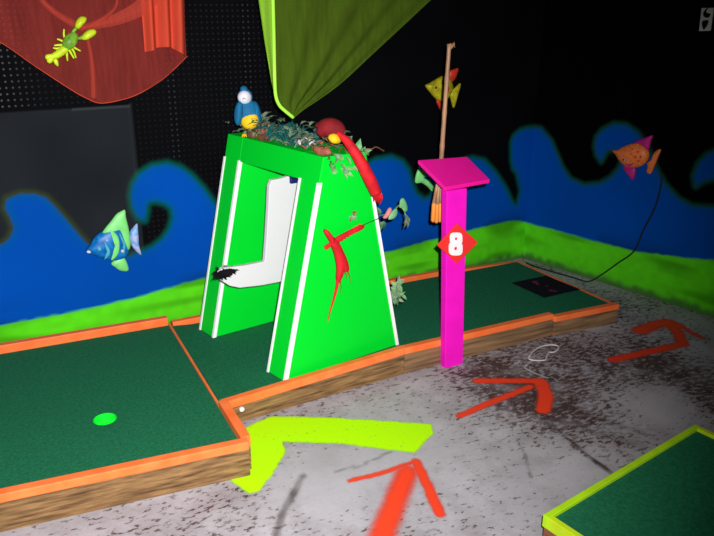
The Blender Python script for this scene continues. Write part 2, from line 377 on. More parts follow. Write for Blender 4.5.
def mixc(f, a, c):
    n = N.new('ShaderNodeMix'); n.data_type = 'RGBA'
    if isinstance(f, float): n.inputs['Factor'].default_value = f
    else: L.new(f, n.inputs['Factor'])
    for k, v in (('A', a), ('B', c)):
        if isinstance(v, tuple): n.inputs[k].default_value = (*v, 1)
        else: L.new(v, n.inputs[k])
    return n.outputs['Result']
ad = N.new('ShaderNodeAttribute'); ad.attribute_name = 'dirt'; ac = N.new('ShaderNodeAttribute'); ac.attribute_name = 'crack'
basec = mixc(maprange(noise(4, 6), .35, .65), (.37, .355, .37), (.46, .44, .46))
basec = mixc(maprange(noise(60, 3), .4, .7, 0, .25), basec, (.34, .31, .32))
spk = math_('ADD', math_('MULTIPLY', noise(30, 5, .66, .4, 1, 1.9), 1.0), math_('SUBTRACT', ad.outputs['Fac'], .30))
smk = math_('MULTIPLY', maprange(spk, .60, .66), maprange(noise(9, 3), .3, .55, .35, .92))
film = maprange(math_('ADD', noise(9, 6), math_('MULTIPLY', math_('SUBTRACT', ad.outputs['Fac'], .3), 2.0)), .50, .95, 0, .62)
c1 = mixc(film, basec, (.16, .115, .105)); c2 = mixc(smk, c1, (.055, .026, .02)); c3 = mixc(ac.outputs['Fac'], c2, (.05, .03, .025))
L.new(c3, b.inputs['Base Color'])
bp = N.new('ShaderNodeBump'); bp.inputs['Strength'].default_value = .15; bp.inputs['Distance'].default_value = .004; L.new(noise(60, 4), bp.inputs['Height']); L.new(bp.outputs['Normal'], b.inputs['Normal'])
me.materials.append(fm)
floor = bpy.data.objects.new('floor', me); COL.objects.link(floor); floor['kind'] = 'structure'
bm = bmesh.new(); box(bm, -2, 4.4, -1.2, 3.6, CZ, CZ+.1); link('ceiling', bm, CEIL)['kind'] = 'structure'

# paint sprayed on the concrete: children of the floor
def spray_mat(name, col):
    mt = bpy.data.materials.new(name); mt.use_nodes = True; nt = mt.node_tree; N = nt.nodes; L = nt.links
    b = N['Principled BSDF']; b.inputs['Base Color'].default_value = (*col, 1); b.inputs['Roughness'].default_value = .6; b.inputs['Specular IOR Level'].default_value = .2
    at = N.new('ShaderNodeAttribute'); at.attribute_name = 'cover'; no = N.new('ShaderNodeTexNoise'); no.inputs['Scale'].default_value = 55; no.inputs['Detail'].default_value = 5
    ge = N.new('ShaderNodeNewGeometry'); L.new(ge.outputs['Position'], no.inputs['Vector'])
    mr = N.new('ShaderNodeMapRange'); mr.inputs['From Min'].default_value = .24; mr.inputs['From Max'].default_value = .36; mr.inputs['To Min'].default_value = .45; mr.inputs['To Max'].default_value = 1.0; L.new(no.outputs['Fac'], mr.inputs['Value'])
    mu = N.new('ShaderNodeMath'); mu.operation = 'MULTIPLY'; L.new(at.outputs['Fac'], mu.inputs[0]); L.new(mr.outputs[0], mu.inputs[1]); L.new(mu.outputs[0], b.inputs['Alpha'])
    return mt
SPRAY_O = spray_mat('orange_red_spray', (.86, .055, .016)); SPRAY_D = spray_mat('old_red_spray', (.80, .045, .014)); SPRAY_L = spray_mat('lime_spray', (.46, .93, .0)); SPRAY_W = spray_mat('white_chalk', (.6, .58, .58))
def decal(name, m, label, strokes=(), polys=(), soft=.006, z=.0012, res=.006):
    allp = np.array([q for s in strokes for q in s[0]]+[q for p in polys for q in p]); pad = max([s[1] for s in strokes]+[0])+.04
    us = np.arange(allp[:, 0].min()-pad, allp[:, 0].max()+pad, res); vs = np.arange(allp[:, 1].min()-pad, allp[:, 1].max()+pad, res)
    me, P, co, fc = grid_mesh(name, us, vs, lambda P: np.c_[P, np.full(len(P), z)])
    cov = np.zeros(len(P)); jit = .006*(vnoise(P, 60, 8)-.5)
    for pts, w, s in strokes: cov = np.maximum(cov, sstep(w+s, w-s, seg_dist(P, pts, False)+jit))
    for p in polys: cov = np.maximum(cov, sstep(-soft, soft, sdf(P, p)+jit))
    fc = fc[cov[fc].max(1) > 0]; used = np.unique(fc); mp = np.zeros(len(P), int); mp[used] = np.arange(len(used))
    fill_mesh(me, co[used], mp[fc]); fattr(me, 'cover', cov[used]); me.materials.append(m)
    o = bpy.data.objects.new(name, me); COL.objects.link(o); o.parent = floor
    if label: o['label'] = label
    return o
decal('painted_arrow', SPRAY_O, 'large orange-red arrow nearest the camera on the floor', strokes=[(f2((380, 540), (393, 508), (407, 472)), .036, .024), (f2((350, 481), (380, 474), (417, 461)), .010, .008), (f2((416, 462), (428, 487), (440, 514)), .018, .009)])
decal('painted_arrow', SPRAY_O, 'orange-red arrow on the floor beside the pink stand', strokes=[(f2((477, 381), (510, 381), (541, 381)), .021, .008), (f2((460, 416), (485, 405), (530, 387)), .017, .008), (f2((541, 383), (546, 396), (543, 410)), .030, .009)])
decal('painted_arrow', SPRAY_D, 'farther orange-red arrow by the right wall', strokes=[(f2((613, 360), (640, 354), (684, 344)), .026, .010), (f2((640, 331), (655, 325), (668, 322), (677, 326)), .038, .02), (f2((677, 324), (690, 332), (702, 338)), .014, .014), (f2((668, 324), (678, 333), (683, 344)), .028, .014)])
decal('painted_chevron', SPRAY_L, 'lime green bent band sprayed on the floor', polys=[f2((274, 416.5), (330, 418), (390, 421.5), (431, 424.5), (433, 434), (424, 443), (415, 453), (380, 449), (344, 444), (283, 442), (285.5, 452), (273, 473), (260, 490.5), (250, 494), (228, 479), (240, 470), (247, 455), (246, 428), (262, 420))])
decal('chalk_mark', SPRAY_W, 'faint pale chalk smear', strokes=[(f2((512, 366), (520, 361), (530, 362), (524, 368), (536, 374), (547, 378)), .003, .006)])

# ------------------------------------------------------------------ course: hole platform on the left
TS1 = .110
plat = thing('putting_green', 'wide dark green turf platform with the bright green hole and orange rails', 'golf green', (.1, 2.75, 0))
FL, FR = Vector((-.75, 2.345, 0)), Vector((.735, 2.165, 0)); BL, BR = Vector((-.75, 3.40, 0)), Vector((.788, 3.30, 0))
hc = onz(105, 419, TS1)
bm = bmesh.new()
oc = [bm.verts.new((v.x, v.y, TS1)) for v in (FL, FR, BR, BL)]
hr = .043; hv = [bm.verts.new((hc.x+hr*cos(2*pi*k/40), hc.y+hr*sin(2*pi*k/40), TS1)) for k in range(40)]
ed = [bm.edges.new((oc[i], oc[(i+1) % 4])) for i in range(4)]+[bm.edges.new((hv[i], hv[(i+1) % 40])) for i in range(40)]
bmesh.ops.triangle_fill(bm, use_beauty=True, edges=ed)
bot = [bm.verts.new((v.x, v.y, .02)) for v in (FL, FR, BR, BL)]
for i in range(4): bm.faces.new((oc[i], oc[(i+1) % 4], bot[(i+1) % 4], bot[i]))
link('turf', bm, TURF, plat)
bm = bmesh.new()
r1 = [bm.verts.new((hc.x+hr*cos(2*pi*k/40), hc.y+hr*sin(2*pi*k/40), TS1)) for k in range(40)]; r2 = [bm.verts.new((v.co.x, v.co.y, .07)) for v in r1]
for k in range(40): bm.faces.new((r1[k], r1[(k+1) % 40], r2[(k+1) % 40], r2[k]))
bm.faces.new(r2); link('hole_cup', bm, CUPG, plat)['label'] = 'bright green hole cup'
u1 = (FR-FL).normalized(); n1 = Vector((u1.y, -u1.x, 0))
def board(name, a, b_, out, w, z0, z1, m, parent, bev=.004, z0b=None, z1b=None):
    a, b_, out = Vector(a), Vector(b_), Vector(out)*w; z0b = z0 if z0b is None else z0b; z1b = z1 if z1b is None else z1b
    bm = bmesh.new()
    q = lambda p, z: Vector((p.x, p.y, z))
    v = [bm.verts.new(x) for x in (q(a, z0), q(b_, z0b), q(b_+out, z0b), q(a+out, z0), q(a, z1), q(b_, z1b), q(b_+out, z1b), q(a+out, z1))]
    for f in ((0, 1, 2, 3), (4, 5, 6, 7), (0, 1, 5, 4), (1, 2, 6, 5), (2, 3, 7, 6), (3, 0, 4, 7)): bm.faces.new([v[i] for i in f])
    return link(name, bm, m, parent, bevel=bev)
board('rail', FL, FR+u1*.02, n1, .036, .108, .141, ORANGE, plat)
board('side_board', FL, FR+u1*.02, n1, .034, 0, .108, WOOD, plat, .002)
u2 = (BR-FR).normalized(); n2 = Vector((u2.y, -u2.x, 0))
jn = FR+u2*.285
board('rail', FR, jn, n2, .036, .095, .141, ORANGE, plat)
board('side_board', FR, jn, n2, .034, 0, .095, WOOD, plat, .002)
o = board('end_strip', jn, BR, n2, .010, .03, .119, ORANGE, plat, .002); o['label'] = 'narrow orange lip'
ub = (BR-BL).normalized(); nb = Vector((-ub.y, ub.x, 0))
board('rail', BL, BR, nb, .036, .06, .150, ORANGE, plat)

# ------------------------------------------------------------------ course: long lane on the right
TS2 = .099
lane = thing('golf_lane', 'long dark green turf lane with orange rails running under the green arch obstacle', 'golf lane', (1.9, 2.9, 0))
X0, X1, YF, YB = .815, 2.93, 2.546, 3.285
bm = bmesh.new(); lo_ = [(.767, YF-.036), (.90, YF-.033), (1.64, YF), (X1-.02, YF-.04), (X1-.02, YB-.04), (1.65, YB), (.90, YB), (.801, YB)]
ta = [bm.verts.new((x, y, .110 if x < .85 else TS2)) for x, y in lo_]; tb = [bm.verts.new((x, y, .02)) for x, y in lo_]
bm.faces.new([ta[0], ta[1], ta[6], ta[7]]); bm.faces.new(ta[1:7]); bm.faces.new(tb[::-1])
for k in range(8): bm.faces.new((ta[k], tb[k], tb[(k+1) % 8], ta[(k+1) % 8]))
link('turf', bm, TURF, lane)
S = Vector((0, -1, 0))
board('rail', (.776, YF-.037, 0), (1.64, YF, 0), S, .036, .074, .110, ORANGE, lane, z0b=.098, z1b=.132)
board('rail', (1.642, YF, 0), (2.515, YF-.01, 0), S, .036, .098, .130, ORANGE, lane, z0b=.090, z1b=.120)
board('rail', (2.517, YF-.022, 0), (X1, YF-.055, 0), S, .036, .078, .108, ORANGE, lane)
board('side_board', (.776, YF-.037, 0), (1.64, YF, 0), S, .033, 0, .072, WOOD, lane, .002, z1b=.098)
board('side_board', (1.642, YF, 0), (2.515, YF-.01, 0), S, .033, 0, .098, DWOOD, lane, .002, z1b=.090)
board('side_board', (2.517, YF-.022, 0), (X1, YF-.055, 0), S, .033, 0, .078, DWOOD, lane, .002)
NN = Vector((0, 1, 0))
board('rail', (.806, YB, 0), (1.65, YB, 0), NN, .032, .03, .128, ORANGE, lane)
board('rail', (1.652, YB, 0), (2.42, YB, 0), NN, .032, .03, .128, ORANGE, lane, z1b=.115)
board('rail', (2.422, YB, 0), (X1-.01, YB-.045, 0), NN, .030, .03, .108, ORANGE, lane, z1b=.098)
board('end_rail', (X1-.02, YF-.045, 0), (X1-.02, YB-.02, 0), Vector((1, 0, 0)), .02, 0, .100, ORANGE, lane, .002)
bm = bmesh.new(); c = Vector((X0+.035, YF-.068, .062)); tube(bm, [c, c+Vector((0, -.008, 0))], .010, 12); link('bolt', bm, METAL, lane)['label'] = 'shiny round bolt head'

# black mat on the lane
q = [onz(x, y, TS2) for x, y in ((512, 283.5), (546, 276.5), (579.5, 290), (544, 298))]
bm = bmesh.new(); prism(bm, [v+Vector((0, 0, .001)) for v in q], (0, 0, .005)); mt_ = link('rubber_mat', bm, BLACK); tag(mt_, 'square black rubber mat with faded pink marks at the far end of the lane', 'mat')
for (x, y, sw) in ((535, 282, 4), (537.5, 284, 2.5), (551, 290.5, 3.2), (555, 291, 2.5), (547, 286, 2)):
    cc = onz(x, y, TS2+.006)
    bm = bmesh.new(); prism(bm, [cc+Vector((dx*sw*.005, dy*sw*.005, .0002)) for dx, dy in ((-1, -.6), (.2, -1), (1, .1), (.3, .9), (-.7, .6))], (0, 0, .0008))
    link('faded_mark', bm, DARKM, mt_)['label'] = 'faded pink mark'

# ------------------------------------------------------------------ green arch obstacle
ang = radians(7.5)
A0 = Vector((1.063, 2.531, 0)); ex = Vector((cos(ang), sin(ang), 0)); ey = Vector((-sin(ang+radians(5.0)), cos(ang+radians(5.0)), 0)); EN = Vector((sin(ang), -cos(ang), 0))
TB = TS2+.001
Lb, DY, TT, ZT = .607, .69, .125, 1.02
def tw(x, y, z): return A0+ex*x+ey*y+Vector((0, 0, z))
arch = thing('tunnel_obstacle', 'bright green leaning-sided arch with white edge strips standing across the lane', 'golf obstacle', tuple(A0+ex*.3+ey*.35+Vector((0, 0, TB))))
xa = lambda z: (z-TB)/(ZT-TB)*.205; xb = lambda z: Lb-(z-TB)/(ZT-TB)*.195
for name, y0, y1 in (('side_panel', 0, TT), ('side_panel', DY-TT, DY)):
    bm = bmesh.new(); prism(bm, [tw(0, y0, TB), tw(Lb, y0, TB), tw(xb(ZT), y0, ZT), tw(xa(ZT), y0, ZT)], ey*(y1-y0)); link(name, bm, GREEN, arch, bevel=.003)
ZH = .915
bm = bmesh.new(); prism(bm, [tw(xa(ZH)+.001, TT, ZH), tw(xb(ZH)-.001, TT, ZH), tw(xb(ZT)-.001, TT, ZT), tw(xa(ZT)+.001, TT, ZT)], ey*(DY-2*TT)); link('header', bm, GREEN, arch)
def strip(y0, y1, xf, z0, z1, dx):
    bm = bmesh.new(); prism(bm, [tw(xf(z0)+dx[0], y0, z0), tw(xf(z0)+dx[1], y0, z0), tw(xf(z1)+dx[1], y0, z1), tw(xf(z1)+dx[0], y0, z1)], ey*(y1-y0))
    link('edge_strip', bm, WHITE, arch)['label'] = 'white edge strip'
for y0, y1 in ((-.003, .009), (TT-.010, TT+.002), (DY-TT-.002, DY-TT+.010), (DY-.009, DY+.003)): strip(y0, y1, xa, TB, .92, (-.004, .013))
for y0, y1 in ((-.003, .014), (DY-.014, DY+.003)): strip(y0, y1, xb, TB, .93, (-.012, .004))
# white L-shaped hanging board
yp = .32
def lw(px, py): 
    q = on(px, py, A0+ey*yp, EN); d = q-A0-ey*yp; return (d.dot(ex), q.z)
Lp = [lw(*q) for q in ((269.5, 186), (268.5, 208), (267, 235), (265, 261.5), (245, 265.5), (223, 268), (219, 273), (222, 281), (230, 286), (240, 288), (262, 285.5), (283, 281.5))]
Lp += [(Lp[-1][0]+.10, Lp[-1][1]+.01), (lw(300, 179)[0]+.03, ZH-.02), lw(281, 178.5), lw(272, 180)]
bm = bmesh.new(); prism(bm, [tw(x, yp, z) for x, z in Lp], ey*.022); bd = link('swing_board', bm, BOARD, arch, bevel=.003); bd['label'] = 'off-white L-shaped hanging board'
px_, pz_ = lw(293, 178)
bm = bmesh.new(); prism(bm, [tw(px_-.018, yp-.012, pz_-.022), tw(px_+.03, yp-.012, pz_-.022), tw(px_+.03, yp-.012, ZH), tw(px_-.018, yp-.012, ZH)], ey*.045); link('pivot_bracket', bm, DBLUE, arch, bevel=.003)['label'] = 'dark blue bracket'
bm = bmesh.new(); tx, tz = lw(225, 272.5)
ball(bm, tw(tx, yp-.004, tz), (.036, .020, .015))
for k in range(150):
    t = rnd(-.5, .5); c = tw(tx+t*.07, yp+rnd(-.02, .03), tz-.005+t*.012+rnd(-.008, .008))
    d = (rdir(.6)+ex*rnd(-.4, .4)).normalized()*rnd(.014, .036)
    tube(bm, [c, c+d*.6, c+d+Vector((0, 0, -.004))], [.0055, .004, .0008], 5)
link('tuft', bm, BLACK, bd)['label'] = 'ragged black tuft'

# ------------------------------------------------------------------ pink score stand
stand = thing('score_stand', 'hot pink post with a slanted top and a red diamond number sign', 'stand', (1.90, 2.43, 0))
pf = 2.466
xl, xr = on(445.5, 364, (0, pf, 0), (0, 1, 0)).x, on(463, 362, (0, pf, 0), (0, 1, 0)).x
tl, tr = ony(446.5, 200, pf).x, ony(466.5, 198, pf).x
zf = ony(455, 190, pf).z
bm = bmesh.new(); v0 = [(xl, pf, 0), (xr, pf, 0), (xr, pf+.040, 0), (xl, pf+.040, 0)]; v1 = [(tl, pf, zf), (tr, pf, zf), (tr, pf+.040, zf), (tl, pf+.040, zf)]
a = [bm.verts.new(q) for q in v0]; b_ = [bm.verts.new(q) for q in v1]; bm.faces.new(a); bm.faces.new(b_)
for i in range(4): bm.faces.new((a[i], a[(i+1) % 4], b_[(i+1) % 4], b_[i]))
link('post', bm, PINK, stand, bevel=.003)
YFd, YBd = pf-.012, pf+.165
fl, fr_ = ony(445, 187.5, YFd), ony(490, 179.5, YFd); bl, br = ony(418, 160, YBd), ony(467, 156.5, YBd)
bm = bmesh.new(); prism(bm, [fl, fr_, br, bl], (0, .003, -.017)); link('slanted_top', bm, MAGENTA, stand, bevel=.003)
bm = bmesh.new(); prism(bm, [(tl+.035, pf+.041, zf-.08), (tl+.035, pf+.041, zf-.006), (tl+.035, YBd-.05, zf+.035)], (tr-tl-.035, 0, 0)); link('bracket', bm, PINK, stand)
sq = lambda x, y, d=0: ony(x, y, pf-d)
bm = bmesh.new(); prism(bm, [sq(456.5, 223), sq(477, 242), sq(456, 263.5), sq(436.5, 245)], (0, -.008, 0)); sg = link('diamond_sign', bm, REDP, stand, bevel=.002); sg['label'] = 'red diamond number sign'
# the number 8 on it, thick white strokes
bm = bmesh.new()
def ring2(cx, cy, rx, ry, w, e_):
    outer = []; inner = []
    for k in range(28):
        t = 2*pi*k/28; f = lambda e: (abs(cos(t))**e*(1 if cos(t) > 0 else -1), abs(sin(t))**e*(1 if sin(t) > 0 else -1)); a_ = f(.6)
        outer.append((cx+rx*a_[0], cy+ry*a_[1])); inner.append((cx+(rx-w)*a_[0], cy+(ry-w)*a_[1]))
    for k in range(28):
        j = (k+1) % 28; prism(bm, [sq(*outer[k], .0082), sq(*outer[j], .0082), sq(*inner[j], .0082), sq(*inner[k], .0082)], (0, -e_, 0))
ring2(455.9, 238.6, 6.2, 6.2, 4.9, .0025); ring2(455.4, 248.4, 6.8, 6.9, 5.3, .0032)
link('number_eight', bm, WHITE, sg)['label'] = 'white number 8'

# bamboo pole hung behind the slanted top
YP = YBd+.0125
bmb = thing('bamboo_pole', 'slim bamboo pole with orange dipped ends hanging behind the pink slanted top', 'pole', tuple(ony(437, 222, YP)))
pa_, pb_ = ony(440, 178, YP), ony(449.3, 44, YP); bm = bmesh.new()
N_ = 24; tube(bm, [pa_.lerp(pb_, k/N_) for k in range(N_+1)], [.0105-.002*k/N_+(.0015 if k % 6 == 0 else 0) for k in range(N_+1)], 12); link('pole', bm, BAMBOO, bmb, True)
bm = bmesh.new(); tube(bm, [pb_, ony(450, 47, YP)+Vector((.004, 0, .0)), ony(453.6, 43.5, YP), ony(454.5, 47.5, YP)], [.009, .011, .008, .003], 8); link('split_end', bm, BAMBOO, bmb, True)
for dx, y0 in ((-3.4, 203), (0, 204), (3.4, 203)):
    a_, m_, e_ = ony(440+dx*.45, 178, YP), ony(437.2+dx*.95, y0, YP+.004*dx/3), ony(436.4+dx, 222+.5*(dx == 0)*2, YP+.004*dx/3)
    bm = bmesh.new(); tube(bm, [a_, m_], [.007, .0085], 10); link('shaft', bm, BAMBOO, bmb, True)
    bm = bmesh.new(); tube(bm, [m_, m_.lerp(e_, .1), m_.lerp(e_, .9), e_], [.0086, .010, .011, .006], 10); link('dipped_tip', bm, OTIP, bmb, True)['label'] = 'orange dipped tip'

# ------------------------------------------------------------------ lime edged platform at the lower right
p2 = thing('putting_green', 'dark green turf platform with lime yellow rails in the near right corner', 'golf green', (1.8, .95, 0))
ZP = .15
c0, c1 = onz(543, 514.5, ZP), onz(695, 424, ZP); ua = (c1-c0).normalized(); va = Vector((ua.y, -ua.x, 0)); LA, LV = (c1-c0).length, .85
Q = lambda a, v, z: Vector((c0.x+ua.x*a+va.x*v, c0.y+ua.y*a+va.y*v, z))
bm = bmesh.new(); prism(bm, [Q(.021, .021, .02), Q(LA-.021, .021, .02), Q(LA-.021, LV, .02), Q(.021, LV, .02)], (0, 0, .118)); link('turf', bm, TURF, p2)
def rail2(name, a0, v0, a1, v1, z0, z1, m, sh=0):
    bm = bmesh.new(); prism(bm, [Q(a0, v0, z0), Q(a1, v0, z0), Q(a1, v1, z0), Q(a0, v1, z0)], (0, 0, z1-z0)); return link(name, bm, m, p2, bevel=.002)
rail2('rail', 0, 0, LA, .021, .108, ZP, LIME); rail2('rail', LA-.021, .021, LA, LV, .108, ZP, YELRAIL); rail2('rail', 0, .021, .021, LV, .108, ZP, YELRAIL)
rail2('side_board', .004, .004, LA-.004, .021, 0, .108, BWOOD); rail2('side_board', LA-.021, .021, LA-.004, LV, 0, .108, BWOOD); rail2('side_board', .004, .021, .021, LV, 0, .108, BWOOD)
rail2('rail', 0, LV, LA, LV+.021, .108, ZP, YELRAIL); rail2('side_board', .004, LV, LA-.004, LV+.024, 0, .108, BWOOD)

# ------------------------------------------------------------------ fish on the walls
YW = WALL_Y
def fish_at(pl, nrm):
    return (lambda x, y, d=0.0: pl(x, y)+Vector(nrm)*d)
def fish(name, label, root_px, fx_, nrm, parts, group='toy fish on the painted walls'):
    r = thing(name, label, 'toy fish', tuple(fx_(*root_px)), group)
    for (pn, pts, m, t, d, lab) in parts:
        bm = bmesh.new(); q = smooth2(pts, True, 3) if len(pts) > 3 else pts
        pillow(bm, [fx_(x, y, d) for x, y in q], nrm, t); o = link(pn, bm, m, r, True)
        if lab: o['label'] = lab
    return r
fA = fish_at(lambda x, y: ony(x, y, YW), (0, -1, 0)); nA = (0, -1, 0)
fB = fish_at(lambda x, y: on(x, y, CORNER+NB*.002, NB), NB); nB_ = NB
def disc(cx, cy, r, ry=None): ry = ry or r; return [(cx+r*cos(2*pi*k/10), cy+ry*sin(2*pi*k/10)) for k in range(10)]
def band(pts, w):
    P_ = [Vector((*p, 0)) for p in pts]; n = len(P_); L_, R_ = [], []
    for i, p in enumerate(P_):
        t = (P_[min(i+1, n-1)]-P_[max(i-1, 0)]).normalized(); s = Vector((-t.y, t.x, 0))*w*(1 if 0 < i < n-1 else .4); L_.append(p+s); R_.append(p-s)
    return [(v.x, v.y) for v in L_+R_[::-1]]
fish('toy_fish', 'blue striped fish with tall pale green fins on the wall left of the arch', (113, 245), fA, nA, [
    ('body', [(85.5, 250.5), (90, 244), (94.6, 236), (102.6, 230), (113.7, 225), (122, 227), (128, 234), (129.5, 243), (126.4, 255), (117, 260), (104, 258), (92, 254)], FBLUE, .045, 0, None),
    ('dorsal_fin', [(101, 231), (105, 225), (110, 219), (115, 212.5), (120, 209.5), (123.5, 208.5), (124.5, 215.6), (127, 226), (129, 238), (128.5, 246), (126, 247.5), (123.5, 238), (119, 230), (113, 226.5), (106, 230)], FGREEN, .022, .026, 'pale green dorsal fin'),
    ('belly_fin', [(110.5, 262.5), (116, 257.5), (121, 255), (125.6, 260), (127.8, 269.5), (120, 269.8), (114, 266)], FGREEN, .02, .01, 'pale green belly fin'),
    ('tail_fin', [(129.5, 232), (133, 227), (137, 223.2), (138, 233), (139, 246), (141, 255), (133, 248), (129.5, 240)], FLILAC, .022, .0, 'lilac and blue tail fin'),
    ('stripe', band([(109, 228), (114, 235), (115.5, 243), (114, 251), (110, 257)], 2.2), FGREEN, .012, .040, 'pale green stripe'),
    ('stripe', band([(103, 240), (106.5, 246), (107, 252), (103, 256.5)], 1.2), FTURQ, .010, .038, 'turquoise stripe'),
    ('stripe', band([(118, 232), (122.5, 241), (122, 251)], 1.3), FTURQ, .010, .038, 'turquoise stripe'),
    ('eye', disc(98, 246.5, 2.2), FTURQ, .010, .034, None), ('snout', disc(88, 250.3, 2.4, 1.5), WHITEF, .010, .022, 'white snout'),
    ('spot', disc(105, 238, 1.6), FLILAC, .008, .040, None), ('spot', disc(120.5, 248.5, 1.7), WHITEF, .008, .043, None)])
fish('toy_fish', 'orange fish with magenta fins on the right wall', (634, 155), fB, nB_, [
    ('body', [(613.5, 149.5), (619, 149.5), (625, 146), (636, 142.5), (644, 144.5), (649.5, 150), (650, 157), (646, 163.5), (638, 167.3), (628, 166.5), (621, 160.5), (617, 154)], FORANGE, .05, 0, None),
    ('dorsal_fin', [(634, 143.5), (640, 140), (646, 137.5), (654.8, 134.8), (653, 141), (650.5, 149.5), (646, 146), (640, 143)], FMAG, .022, .015, 'magenta dorsal fin'),
    ('belly_fin', [(625, 165.5), (627, 171), (631, 175.5), (634, 179.5), (637, 175), (636.5, 166.5)], FMAG, .02, .012, 'magenta belly fin'),
    ('tail_fin', [(648, 163), (652.5, 159), (656, 151), (661.5, 149.5), (658, 159), (652, 173), (647.5, 172.5), (648.5, 167)], FORANGE, .022, 0, None),
    ('eye', disc(628.5, 158.3, 2.1), WHITEF, .012, .036, None), ('pupil', disc(628.2, 158.6, 1.0), BEAK, .008, .046, None),
    ('mouth', band([(629.5, 163), (633, 164.5), (637.5, 162.5)], .8), FMAG, .009, .038, 'magenta mouth')] +
    [('spot', disc(x, y, .9), FSCAR, .006, .046, None) for x, y in ((637, 148), (642, 151), (640, 156), (645, 156), (636, 153), (643, 160))])
fish('toy_fish', 'yellow fish with red-orange fins behind the bamboo pole', (440, 90), fA, nA, [
    ('body', [(424.5, 85.4), (429, 82.5), (434, 79.5), (442, 75.5), (448.6, 79), (451.5, 87), (448, 96), (441, 102.5), (434, 98), (428, 91)], FYEL, .045, 0, None),
    ('dorsal_fin', [(447.5, 71), (452, 69), (456.5, 68), (454, 77), (450, 81.5), (447, 78)], FSCAR, .02, .012, 'red-orange dorsal fin'),
    ('belly_fin', [(434.5, 100), (441, 100), (442.5, 104), (441, 112), (437.5, 108)], FSCAR, .02, .012, 'red-orange belly fin'),
    ('tail_fin', [(449.5, 93), (454, 88), (460, 83), (457.5, 93), (456, 99), (453, 108), (450.5, 100)], FYEL, .02, 0, None),
    ('stripe', band([(441, 79), (444, 88), (441, 98)], 1.1), FSCAR, .010, .038, 'red-orange stripe'), ('eye', disc(432, 87, 1.4), BEAK, .010, .034, None)])
fish('toy_fish', 'pale green fish with blue stripes, half hidden behind the pink slanted top', (430, 176), fA, nA, [
    ('body', [(421, 178), (424, 168), (432, 160), (444, 158), (456, 162), (462, 172), (458, 184), (446, 190), (434, 189), (426, 186)], FBLUE, .04, 0, None),
    ('tail_fin', [(419, 160.5), (415.5, 168), (413, 176), (413, 182), (419, 182), (425, 186), (429.5, 190.5), (433.5, 186), (428, 177), (423, 167)], FGREEN, .022, .022, 'pale green fin'),
    ('stripe', band([(419, 176), (423, 176.5), (428, 180.5), (431, 185)], 1.5), FBLUE, .012, .036, 'blue stripe')])

# ------------------------------------------------------------------ nets
def netgrid(name, m, edgeL, edgeR, bottom, ztop, yfun, nu=70, nv=50, parent=None):
    bm = bmesh.new(); rows = []
    for j in range(nv+1):
        v = j/nv; row = []
        for i in range(nu+1):
            u = i/nu; x, z = bottom(u); xt = edgeL+(edgeR-edgeL)*u; zz = z+(ztop-z)*v; xx = x+(xt-x)*v
            row.append(bm.verts.new((xx, yfun(u, v, xx, zz), zz)))
        rows.append(row)
    for a, b_ in zip(rows, rows[1:]):
        for i in range(nu): bm.faces.new((a[i], a[i+1], b_[i+1], b_[i]))
    return link(name, bm, m, parent, True)
YN = 3.36
edge = smooth2([(ony(*q, YN).x, ony(*q, YN).z) for q in ((-90, 6), (-40, 22), (0, 42), (35, 66), (70, 89), (86, 98), (100, 103), (120, 100), (140, 93), (165, 77), (187, 56))], False, 6)
eL = np.array(edge); arc = np.concatenate([[0], np.cumsum(np.hypot(*np.diff(eL, axis=0).T))]); arc /= arc[-1]
rb = lambda u: (float(np.interp(u, arc, eL[:, 0])), float(np.interp(u, arc, eL[:, 1])))
rnet = thing('draped_net', 'sheer red net hanging from the ceiling on the left', 'net', (.6, YN, CZ))
xr_ = eL[-1, 0]+.02
netgrid('netting', REDNET, eL[0, 0]-.05, xr_, rb, CZ, lambda u, v, x, z: YN+.022*sin(u*34+2*sin(v*3))*(.3+.7*v)+.012*sin(u*13+v*5), parent=rnet)
bm = bmesh.new(); tube(bm, [(*(x, YN-.004), z) for x, z in edge], .0018, 6); link('hem', bm, REDFOLD, rnet, True)
fl_ = [ony(*q, YN-.04) for q in ((145.5, 52.5), (152, 50), (160, 47.5), (170, 47), (177, 51), (186.5, 57.5))]
fb = np.array(smooth2([(q.x, q.z) for q in fl_], False, 6)); fa_ = np.linspace(0, 1, len(fb))
netgrid('gathered_fold', REDFOLD, ony(149, 0, YN).x-.03, ony(185, 0, YN).x+.03, lambda u: (float(np.interp(u, fa_, fb[:, 0])), float(np.interp(u, fa_, fb[:, 1]))), CZ, lambda u, v, x, z: YN-.045+.022*sin(u*19+1), 50, 20, rnet)['label'] = 'dense bright gathered fold'
def swag(pts, w, yo):
    P_ = smoothline([ony(*q, YN-yo) for q in pts], 8); bm = bmesh.new(); prev = None
    for i, p in enumerate(P_):
        t = (P_[min(i+1, len(P_)-1)]-P_[max(i-1, 0)]).normalized(); s = t.cross(Vector((0, 1, 0))).normalized(); k = i/(len(P_)-1); ww = w[0]+(w[1]-w[0])*k
        cur = [bm.verts.new(p+s*ww*(q/4-.5)+Vector((0, -.012*(1-abs(q/2-1)), 0))) for q in range(5)]
        if prev: 
            for q in range(4): bm.faces.new((prev[q], prev[q+1], cur[q+1], cur[q]))
        prev = cur
    link('swag_fold', bm, SWAG, rnet, True)
SWAG = net_mat('bunched_red_netting', (.66, .085, .055), .55)
swag(((82, 28), (100, 24), (120, 18), (140, 8), (156, -8)), (.02, .075), .03)
swag(((87, 36), (91, 55), (93, 75), (94, 98)), (.016, .022), .026)
swag(((36, -6), (52, 10), (70, 22), (84, 28)), (.02, .03), .026)
swag(((118, -6), (115, 8), (104, 18), (88, 27)), (.012, .02), .034)

